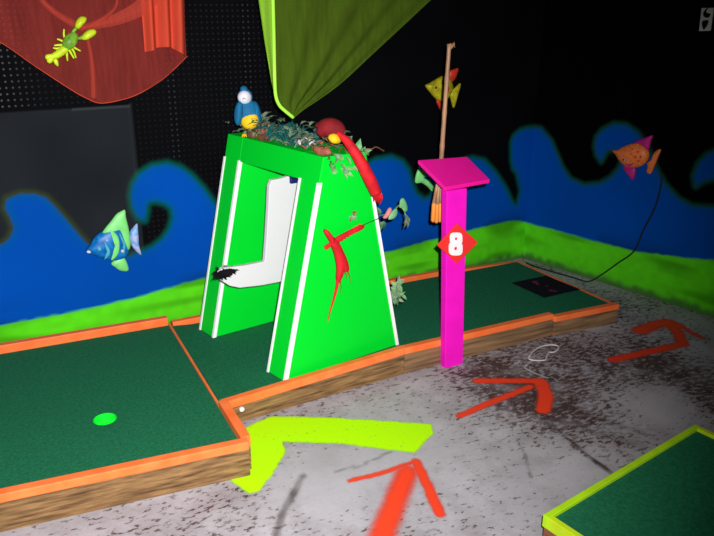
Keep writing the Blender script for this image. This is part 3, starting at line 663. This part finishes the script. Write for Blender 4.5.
YL = 2.86
tip = ony(292, 117, YL); lnet = thing('draped_net', 'sheer lime green net hanging to a point above the arch', 'net', (tip.x+.3, YL, CZ))
hem = [ony(*q, YL) for q in ((293, 117.5), (285, 111), (279, 105), (275.5, 96), (274.3, 80), (273.5, 40), (272.5, 0))]; hem.append(hem[-1]+(hem[-1]-hem[-2])*((CZ-hem[-1].z)/(hem[-1].z-hem[-2].z)))
rgt = [ony(*q, YL) for q in ((293.5, 117.5), (304, 109), (322, 97), (343, 81), (372, 54), (400, 28), (430, 0))]; rgt.append(rgt[-1]+(rgt[-1]-rgt[-2])*((CZ-rgt[-1].z)/(rgt[-1].z-rgt[-2].z)))
hemz = [q.z for q in hem]; hemx = [q.x for q in hem]; rzz_ = [q.z for q in rgt]; rx_ = [q.x for q in rgt]
bm = bmesh.new(); rows = []
for j in range(61):
    v = (j/60)**1.4; z = tip.z-.002+(CZ-tip.z)*v; xl_, xr2 = float(np.interp(z, hemz, hemx)), float(np.interp(z, rzz_, rx_)); row = []
    for i in range(61):
        u = i/60; w_ = xr2-xl_
        row.append(bm.verts.new((xl_+w_*u, YL+min(.008, .03*w_)*sin(u*17+1.2*sin(3*v)+u*u*9)*sin(pi*u)**.5*1.0, z)))
    rows.append(row)
for a, b_ in zip(rows, rows[1:]):
    for i in range(60): bm.faces.new((a[i], a[i+1], b_[i+1], b_[i]))
link('netting', bm, LIMENET, lnet, True)
bm = bmesh.new(); tube(bm, smoothline([q+Vector((0, -.004, 0)) for q in hem], 5), .0075, 8); link('hem', bm, LIMEHEM, lnet, True)['label'] = 'bright lime hem'
bm = bmesh.new(); tube(bm, smoothline([q+Vector((0, -.002, 0)) for q in rgt], 5), .002, 6); link('hem', bm, LIMENET, lnet, True)
lf = [ony(*q, YL+.02) for q in ((278, 104), (272, 84), (265, 45), (258.5, 0))]; lf.append(lf[-1]+(lf[-1]-lf[-2])*((CZ-lf[-1].z)/(lf[-1].z-lf[-2].z)))
bm = bmesh.new(); rows = []
for j in range(41):
    z = lf[0].z+(CZ-lf[0].z)*j/40; xa_, xb_ = float(np.interp(z, [q.z for q in lf], [q.x for q in lf])), float(np.interp(z, hemz, hemx))
    rows.append([bm.verts.new((xa_+(xb_-xa_)*i/8, YL+.02+.01*sin(i*.8)-.016*i/8, z)) for i in range(9)])
for a, b_ in zip(rows, rows[1:]):
    for i in range(8): bm.faces.new((a[i], a[i+1], b_[i+1], b_[i]))
link('folded_edge', bm, LIMEFOLD, lnet, True)['label'] = 'brighter folded edge'

# ------------------------------------------------------------------ lobster on the red net
YLo = YN-.065
lob = thing('toy_lobster', 'lime yellow toy lobster pinned to the red net', 'toy lobster', tuple(ony(67, 45, YLo)))
Lq = lambda x, y, d=0: ony(x, y, YLo-d)
bm = bmesh.new(); P_ = smoothline([Lq(75.5, 34, .01), Lq(72, 38.5, .018), Lq(68, 44, .02), Lq(65, 48.5, .018)], 6)
tube(bm, P_, [.007+.019*math.sin(pi*(k+2)/(len(P_)+3)) for k in range(len(P_))], 14); link('carapace', bm, LOBG, lob, True)
bm = bmesh.new(); P_ = smoothline([Lq(65.5, 48, .016), Lq(61, 52, .018), Lq(56.5, 55, .015), Lq(53, 56.5, .012)], 6)
tube(bm, P_, [.0165-.0045*k/len(P_)+(.0025 if k % 3 == 0 else 0) for k in range(len(P_))], 14); link('tail', bm, LOBY, lob, True)
bm = bmesh.new()
for pts in ([(54.5, 55.5), (50, 53.8), (45.5, 55), (45.2, 58.5), (49, 60)], [(54, 56.5), (49, 57), (46.5, 61), (49.5, 63.5), (53, 61)], [(54.5, 57.5), (53, 60.5), (54.5, 64), (58, 66.5), (58.3, 62), (56.5, 58)]):
    pillow(bm, [Lq(*q, .006) for q in smooth2(pts, True, 3)], (0, -1, 0), .012)
link('tail_fan', bm, LOBY, lob, True)
for arm, claw in (([(74, 36), (73, 32), (76, 28.5)], [(75.2, 28), (74.5, 24.5), (77, 19), (81, 16.2), (86, 17.5), (85.5, 21.5), (82, 25.5), (78.5, 28.8)]), ([(75, 37), (80, 38.5), (83, 36)], [(81, 38.5), (83, 33.5), (88, 29.8), (93.5, 29), (96, 31.5), (94.5, 35), (89, 38.8), (84, 40.2)])):
    bm = bmesh.new(); tube(bm, smoothline([Lq(*q, .014) for q in arm], 5), .0065, 8); a_ = link('arm', bm, LOBG, lob, True)
    bm = bmesh.new(); pillow(bm, [Lq(*q, .006) for q in smooth2(claw, True, 3)], (0, -1, 0), .028); link('claw', bm, LOBY, a_, True)
for leg in ([(67, 41), (64, 36), (64, 29)], [(66, 43), (60, 40), (57, 39)], [(65, 45), (59, 45), (54, 45.5)], [(64, 47), (58, 48.5), (53, 48)], [(71, 45), (75, 48), (80.5, 51)], [(70, 47), (73.5, 51), (76, 58)], [(68.5, 49), (71.5, 54), (74, 58.5)], [(66.5, 50), (67, 56), (67.5, 61)]):
    P_ = smoothline([Lq(*q, .012) for q in leg], 5); bm = bmesh.new(); tube(bm, P_, [.006-.003*k/len(P_) for k in range(len(P_))], 8); link('leg', bm, LOBY, lob, True)

# ------------------------------------------------------------------ parrots
def frm(z): return Vector((0, 0, z))
YB1 = A0.y+.60
bl_ = lambda x, y, d=0: ony(x, y, YB1-d)
toC = Vector((-CAM.x+1.1, 0, 0)); tc_ = (CAM-bl_(247, 115)); tc_.z = 0; tc_.normalize(); sd_ = Vector((tc_.y, -tc_.x, 0))*-1
rotC = tc_.to_track_quat('Y', 'Z')
base1 = bl_(248, 131); base1.z = ZT+.001
par = thing('toy_parrot', 'blue and yellow toy parrot with a white face perched on the arch', 'toy parrot', tuple(base1))
def bird_part(nm, c, r, m, parent, rot=None, lab=None):
    bm = bmesh.new(); ball(bm, c, r, rot or rotC); o = link(nm, bm, m, parent, True)
    if lab: o['label'] = lab
    return o
S1 = .0043
body_c = bl_(247.5, 113)
bird_part('body', body_c, (.052, .044, .062), BLUEF, par)
bird_part('belly', bl_(249.5, 119.5)+tc_*.022, (.041, .030, .042), YELLOW, par, lab='yellow belly')
hd = bird_part('head', bl_(245, 97), (.034, .032, .036), BLUEF, par)
bird_part('face', bl_(244.6, 97)+tc_*.012, (.031, .026, .030), WHITEF, hd, lab='white face')
bird_part('crest', bl_(243.8, 89.5)+tc_*-.002, (.017, .02, .016), BLUEF, hd)
bm = bmesh.new(); c = bl_(244, 98)+tc_*.034; tube(bm, [c, c+tc_*.010+frm(-.003), c+tc_*.012+frm(-.014)], [.007, .005, .001], 8); link('beak', bm, PLAQ, hd, True)
for s, x in ((-1, 238.8), (1, 256.3)):
    bm = bmesh.new(); ball(bm, bl_(x, 113)+tc_*.008, (.021, .036, .054), rotC @ Euler((0, radians(8*s), 0)).to_quaternion()); link('wing', bm, BLUEF, par, True)
bm = bmesh.new(); t0 = bl_(247, 122)-tc_*.03; tube(bm, [t0, t0-tc_*.03+frm(-.03), t0-tc_*.05+frm(-.035)], [.02, .015, .006], 8); link('tail', bm, BLUEF, par, True)
for s in (-1, 1):
    f0 = bl_(249+5*s, 128)+tc_*.02; f0.z = ZT+.013; bm = bmesh.new()
    for k in (-1, 0, 1): tube(bm, [f0, f0+tc_*.012+sd_*.006*k, f0+tc_*.022+sd_*.010*k+frm(-.008)], [.006, .005, .002], 6)
    link('foot', bm, YELLOW, par, True)

# red parrot lying over the right end of the arch, tail hanging down the corner
YR = A0.y+.10
rq = lambda x, y, d=0: ony(x, y, YR-d)
rp0 = rq(334, 145); rp0.z = ZT+.002
rpar = thing('toy_parrot', 'red toy parrot with a yellow wing and long tail hanging over the arch corner', 'toy parrot', tuple(rp0))
bm = bmesh.new(); P_ = smoothline([rq(318, 134, -.03), rq(325, 129, -.02), rq(335, 129, 0), rq(344, 133, .02)], 6); tube(bm, P_, [.008+.034*math.sin(pi*(k+1)/(len(P_)+1))**.7 for k in range(len(P_))], 14); link('body', bm, DRED, rpar, True)
bm = bmesh.new(); ball(bm, rq(321.5, 128, -.03), (.030, .026, .026)); h2 = link('head', bm, DRED, rpar, True)
bm = bmesh.new(); c = rq(316, 129.5, -.02); tube(bm, [c+Vector((.004, 0, .004)), c+Vector((-.010, -.004, -.002)), c+Vector((-.010, -.006, -.014))], [.010, .008, .001], 8); link('beak', bm, BEAK, h2, True)
bm = bmesh.new(); P_ = smoothline([rq(340, 141.5, .045), rq(334, 138.5, .05), rq(328.5, 136.5, .045)], 6); tube(bm, P_, [.003+.017*math.sin(pi*(k+1)/(len(P_)+1)) for k in range(len(P_))], 12); link('wing', bm, YELLOW, rpar, True)['label'] = 'yellow wing patch'
bm = bmesh.new(); P_ = smoothline([rq(337, 133, .05), rq(345, 139, .075), rq(354, 151, .11), rq(363, 166, .13), rq(371, 182, .13), rq(376, 193, .125)], 6); nP = len(P_)
tube(bm, P_, [.006+.019*math.sin(pi*min(1, (k+2)/nP*1.0)*.62) for k in range(nP)], 12); tl_ = link('tail', bm, RED, rpar, True)
bm = bmesh.new(); e = P_[-1]
for k in range(4): leaf(bm, rq(372+k*2, 186+k, .125), rq(375+k*1.7, 203-k*2, .12)-rq(372+k*2, 186, .125), (0, -1, 0), .075, .022)
link('tail_tip', bm, [RED, LEAFG][0], tl_)

# flat red feathered bird hung on the near side panel
nP_ = EN
rb_ = lambda x, y, d=.002: on(x, y, A0+nP_*d, nP_)
fb_ = thing('feather_bird', 'red feathered bird with one wing outstretched on the side of the arch', 'feather bird', tuple(rb_(338, 255)))
def fpart(nm, pts, t, d=.002, par_=fb_, m=RED):
    bm = bmesh.new(); pillow(bm, [rb_(x, y, d) for x, y in smooth2(pts, True, 3)], nP_, t); return link(nm, bm, m, par_, True)
fpart('body', [(329, 239), (333, 236.5), (338, 242), (342, 250), (346, 259), (348, 268), (346.5, 272), (343, 271), (341, 277), (338, 282), (335.5, 279), (336, 268), (334, 256), (331, 247)], .026)
fpart('head', [(323, 231), (326, 229), (330, 233.5), (334, 240), (331.5, 245), (328, 240)], .024, .003)
fpart('beak', [(324, 246), (327, 244), (331, 241.5), (331.5, 244.5), (327.5, 248.5), (325, 249.5)], .012, .004)
bm = bmesh.new()
for k in range(9):
    t = k/8; x0_, y0_ = 335+26*t, 240-14.5*t; leaf(bm, rb_(x0_-3, y0_-1, .014), rb_(x0_+2, y0_+6-2*t, .008)-rb_(x0_-3, y0_-1, .014), nP_, .048-.012*t, .020)
pillow(bm, [rb_(x, y, .006) for x, y in smooth2([(333, 239), (345, 232), (356, 227), (362.5, 224.5), (363, 228), (352, 233.5), (343, 238), (335, 243.5)], True, 3)], nP_, .016); link('wing', bm, RED, fb_, True)
bm = bmesh.new(); P_ = smoothline([rb_(338, 277, .008), rb_(336.5, 288, .007), rb_(334, 298, .006), rb_(330.5, 310, .006), rb_(327.5, 322, .005)], 6); tube(bm, P_, [.0085-.007*k/len(P_) for k in range(len(P_))], 8); link('tail', bm, RED, fb_, True)
bm = bmesh.new()
for a_, b2 in (((347, 270), (350.5, 284)), ((340, 280), (340.5, 293)), ((344, 271), (346.5, 279))): tube(bm, [rb_(*a_, .008), rb_((a_[0]+b2[0])/2+1, (a_[1]+b2[1])/2, .006), rb_(*b2, .005)], [.003, .0018, .0006], 6)
link('loose_strands', bm, DRED, fb_, True)
bm = bmesh.new(); tube(bm, [rb_(360, 226.5, .012), rb_(370, 222, .010), rb_(381, 217.5, .010)], .0018, 6); link('wire', bm, CABLE, fb_, True)['label'] = 'dark hanging wire'

# ------------------------------------------------------------------ greenery and bark on the arch
TOPZ = ZT+.002
def top(x, y, z=0): q = tw(x, y, 0); return Vector((q.x, q.y, TOPZ+z))
def foliage(name, label, cat, root, spots, group=None):
    o = thing(name, label, cat, tuple(root), group)
    for (pn, m, fn) in spots:
        if pn == 'stem' and isinstance(fn, list):
            for f in fn: bm = bmesh.new(); f(bm); link(pn, bm, m, o)
        else: bm = bmesh.new(); fn(bm); link(pn, bm, m, o)
    return o
def scatter(n, x0, x1, y0, y1, h, ln, w, up=.35):
    def fn(bm):
        for _ in range(n):
            c = top(rnd(x0, x1), rnd(y0, y1), rnd(.002, h)); d = rdir(up); d.z = abs(d.z)*.8+.02; leaf(bm, c, d, Vector((0, 0, 1)), rnd(*ln), rnd(*w))
    return fn
def stems(n, x0, x1, y0, y1, h):
    def fn(bm):
        c = top(rnd(x0, x1), rnd(y0, y1), .001); d = rdir(.8); d.z = abs(d.z)+.4; d = d.normalized()*h*rnd(.5, 1)
        tube(bm, [c, c+d*.5, c+d+Vector((0, 0, -.005))], [.0025, .002, .001], 5)
    return [fn]*n
foliage('leaf_garland', 'dusty green leaf garland under the blue parrot', 'garland', top(.28, .60), [('stem', BROWN, stems(8, .22, .36, .46, .68, .05)), ('leaves', LEAFG, scatter(68, .198, .39, .40, .685, .07, (.035, .065), (.018, .034))), ('dry_leaves', TERRA, scatter(16, .21, .36, .42, .66, .05, (.03, .055), (.016, .03)))])
def tangle(bm):
    for _ in range(26):
        c = top(rnd(.22, .36), rnd(.20, .44), .002); q = [c]; d = Vector((rnd(-.4, .4), rnd(-.4, .4), 1))
        for k in range(5): q.append(q[-1]+d.normalized()*.030); d += Vector((rnd(-.9, .9), rnd(-.9, .9), -.42))
        q = [Vector((v.x, v.y, max(v.z, TOPZ+.004))) for v in q]
        tube(bm, smoothline(q, 3), .0032, 5)
foliage('fern', 'dark teal plastic fern below the tip of the lime net', 'plastic plant', top(.28, .35), [('fronds', TEAL, lambda bm: [leaf(bm, top(rnd(.22, .36), rnd(.22, .42), .002), (lambda d: Vector((d.x*.5, d.y*.5, abs(d.z)+.7)))(rdir(.6)), rdir(.1), rnd(.04, .10), rnd(.010, .018)) for _ in range(46)] and None), ('tendrils', TEAL, tangle),
    ('stem', LEAF, stems(10, .22, .36, .22, .42, .09))])
foliage('leaf_garland', 'grey green leaf garland between the fern and the red parrot', 'garland', top(.27, .18), [('stem', BROWN, stems(8, .22, .34, .10, .3, .05)), ('leaves', LEAFG, scatter(75, .192, .39, .06, .36, .075, (.035, .065), (.018, .034))), ('dry_leaves', TERRA, scatter(18, .195, .34, .06, .34, .05, (.03, .055), (.016, .03))), ('pale_leaves', PLAQ, scatter(7, .205, .30, .06, .2, .05, (.03, .045), (.016, .026)))])
def drape(bm):
    for _ in range(38):
        x = rnd(.22, .40); z = rnd(-.075, .015); c = tw(x, 0, 0)+nP_*rnd(.004, .02); c.z = TOPZ+z
        d = Vector((rnd(-1, 1), -.6, rnd(-.9, .3))).normalized(); leaf(bm, c, d, nP_, rnd(.022, .042), rnd(.012, .02))
foliage('leaf_garland', 'green leaf garland spilling over the near top edge of the arch', 'garland', top(.32, .02), [('stem', BROWN, stems(6, .26, .38, .005, .05, .035)), ('leaves', LEAF, drape)])
foliage('leaf_spray', 'pale green leaf with a long stalk behind the red parrot tail', 'leaf spray', top(.385, .16), [('stem', BROWN, lambda bm: tube(bm, smoothline([top(.38, .16, .01), rq(368, 149, -.05), rq(376, 147, -.05), rq(384, 151, -.05)], 5), .0025, 6)), ('leaf', LEAFP, lambda bm: [leaf(bm, rq(353, 152, -.03), rq(362, 138, -.03)-rq(353, 152, -.03), nP_, .065, .04), leaf(bm, rq(357, 156, -.02), rq(366, 147, -.02)-rq(357, 156, -.02), nP_, .055, .03)] and None)])
# bark pieces
for i, (lab, x, y, ln, a_, m_) in enumerate([('red-brown bark piece just below the fern', 301, 153.5, .060, .5, TERRA), ('longest red-brown bark piece, near the front corner', 322, 159.5, .085, .45, TERRA), ('dark brown bark piece right of the blue parrot', 262, 136.5, .070, .3, BROWN), ('brown bark piece under the blue parrot, at the left end', 243, 134.5, .05, .2, BROWN), ('red-brown bark piece in the leaves between blue parrot and fern', 270, 130.5, .06, .7, TERRA), ('small brown bark piece under the red parrot tail', 341, 155.5, .055, .3, BROWN)]):
    zz = ZT+.018; c = onz(x, y, zz); dl = c-A0; u_, v_ = dl.dot(ex), dl.dot(ey); u_ = min(max(u_, .222), .39); v_ = min(max(v_, .03), .67); c = top(u_, v_, .015)
    d = ey*-1*cos(a_*.4)+ex*sin(a_*.4); bm = bmesh.new(); P_ = [c+d*ln*(t-.5)+Vector((0, 0, .004*sin(9*t+i))) for t in (0, .12, .35, .6, .85, 1)]
    tube(bm, P_, [.006, .013, .0145, .013, .0135, .005], 9); bo = link('bark_piece', bm, m_); tag(bo, lab+' of the arch top', 'bark', 'bark pieces on the arch')
# sprigs beside the arch
def sprig(name, label, x, y, frame, sz, n, ms, group='leaf sprigs on the arch side', up=(0, 0, 1)):
    c0_ = frame(x, y); o = thing(name, label, 'leaf sprig', tuple(c0_), group); vw = (CAM-c0_).normalized(); rt_ = vw.cross(Vector((0, 0, 1))).normalized()*-1
    for k, m_ in enumerate(ms):
        bm = bmesh.new()
        for i in range(n):
            a_ = rnd(0, 2*pi); a2 = rnd(0, 2*pi); d = rt_*cos(a_)+Vector((0, 0, 1))*sin(a_)+vw*rnd(0, .8); leaf(bm, c0_+(rt_*cos(a2)*.6+Vector((0, 0, 1))*sin(a2))*rnd(0, sz*.75)+vw*rnd(.003, .012), d, vw+rt_*rnd(-.6, .6), sz*rnd(.35, .65), sz*rnd(.2, .35))
        link('leaves', bm, m_, o)
    return o
sprig('leaf_sprig', 'small brown and green sprig on the panel above the red feather bird', 353, 217, lambda x, y: rb_(x, y, .004), .034, 8, (LEAFG, BROWN))
bk = lambda d: (lambda x, y: on(x, y, A0+ey*d, EN))
sprig('leaf_sprig', 'bushy grey green sprig at the lower rear edge of the arch', 397, 291, bk(.02), .06, 24, (LEAFG, LEAF))
sprig('leaf_sprig', 'tiny green sprig halfway up the rear edge of the arch', 387, 262, bk(.03), .018, 6, (LEAFG,))
# flowering vine behind the rear edge
vq = bk(.06)
vine = thing('flowering_vine', 'vine with pale green leaves and a pink flower at the rear edge of the arch', 'vine', tuple(vq(380, 222)))
bm = bmesh.new(); tube(bm, smoothline([vq(378, 216), vq(386, 214), vq(393, 211), vq(400, 205), vq(404, 210), vq(407, 222)], 6), .0028, 6); link('stem', bm, LEAF, vine, True)
for pts in ([(388, 218.5), (391, 212), (396, 208), (397, 213), (394, 218), (390, 219.5)], [(399, 207), (400, 200), (403, 198), (406, 203), (407, 210), (404, 211.5), (401, 208)]):
    bm = bmesh.new(); pillow(bm, [vq(*q) for q in smooth2(pts, True, 3)], nP_, .010); link('leaf', bm, LEAFP, vine, True)
bm = bmesh.new(); pillow(bm, [vq(*q) for q in smooth2([(382.5, 217), (385, 213), (388, 208), (390.5, 207.5), (390, 212), (386, 217.5), (383.5, 218.5)], True, 3)], nP_, .018); link('flower', bm, FLOWER, vine, True)['label'] = 'pink flower'
bm = bmesh.new()
for a_, b2 in (((380, 222), (382, 230)), ((381, 222), (388, 227)), ((383, 221), (384, 229)), ((380, 215), (377, 206)), ((381, 224), (379, 229))): leaf(bm, vq(*a_), vq(*b2)-vq(*a_), nP_, .04, .02)
link('small_leaves', bm, LEAF, vine)
bm = bmesh.new()
for a_, b2 in (((406, 214), (404, 225)), ((407, 216), (411, 229)), ((405, 214), (408, 222)), ((406, 220), (409, 231)), ((405, 219), (404, 230))): leaf(bm, vq(*a_), vq(*b2)-vq(*a_), nP_, .045, .014)
link('hanging_leaves', bm, LEAFG, vine)

# ------------------------------------------------------------------ cable, cord loop, plaque
wb = lambda x, y: on(x, y, CORNER+NB*.009, NB)
P_ = smoothline([wb(661, 172), wb(661, 184), wb(655, 207), wb(643, 231), wb(634, 251), wb(618, 263), wb(601, 275)]+[onz(588, 281.5, .006), onz(573, 277.5, .006), onz(552, 271.5, .006), onz(535, 266.5, .006), onz(526, 262.5, .006)], 8)
bm = bmesh.new(); tube(bm, P_, .0048, 8); tag(link('cable', bm, CABLE, None, True), 'black cable running down the right wall from the orange fish onto the floor', 'cable')
loop = [(529, 357), (532, 352.5), (539, 347.5), (548, 345), (557, 345.5), (558.5, 348.5), (554, 352), (549, 352.5), (547, 356), (545, 360), (537, 360.5), (530, 359.5), (528.5, 357.5)]
P_ = [onz(x, y, .004) for x, y in smooth2(loop, False, 5)]
bm = bmesh.new(); tube(bm, P_, .0034, 8); tag(link('cord_loop', bm, CORD, None, True), 'loop of thin white cord lying on the floor right of the pink stand', 'cord')
wp = lambda x, y, d=0: on(x, y, CORNER+NB*(.002+d), NB)
plq = thing('plaque', 'small grey white plaque with black marks high on the right wall', 'plaque', tuple(wp(707, 20)))
bm = bmesh.new(); prism(bm, [wp(699.5, 31), wp(711, 30.8), wp(714.5, 7.8), wp(702, 8)], NB*.006); link('plate', bm, PLAQ, plq, bevel=.001)
bm = bmesh.new()
for pts in (smooth2([(703.3, 13), (705.5, 9.5), (708.5, 7.8), (706.2, 11.5), (708, 13.2), (710.3, 13.6), (709.6, 16.6), (706.5, 17.8), (703.8, 16.3)], True, 3), smooth2([(702.2, 21.5), (705, 20.3), (708.3, 20.3), (707.6, 24.5), (705.2, 28.3), (703.7, 29.8), (702.2, 26)], True, 3)):
    prism(bm, [wp(*q, .0062) for q in pts], NB*.001)
link('black_marks', bm, BLACK, plq)['label'] = 'black hooked and heart-like marks'

# ------------------------------------------------------------------ light: the camera flash, and a very weak room glow
ld = bpy.data.lights.new('camera_flash', 'SPOT'); lo = bpy.data.objects.new('camera_flash', ld); COL.objects.link(lo)
lo.location = CAM + RT*.05 + UP*.055
ld.energy = 640; ld.spot_size = radians(90); ld.spot_blend = 1.0; ld.shadow_soft_size = .012; ld.color = (1.0, .97, 1.0)
aim = Vector((.72, 2.6, .55)); lo.rotation_euler = (aim-lo.location).to_track_quat('-Z', 'Y').to_euler()
w = bpy.data.worlds.new('dim_room'); sc.world = w; w.use_nodes = True
w.node_tree.nodes['Background'].inputs['Color'].default_value = (.8, .85, 1, 1); w.node_tree.nodes['Background'].inputs['Strength'].default_value = .006
sc.view_settings.view_transform = 'Standard'; sc.view_settings.look = 'None'; sc.view_settings.exposure = 0; sc.view_settings.gamma = 1
sc.view_settings.use_curve_mapping = False
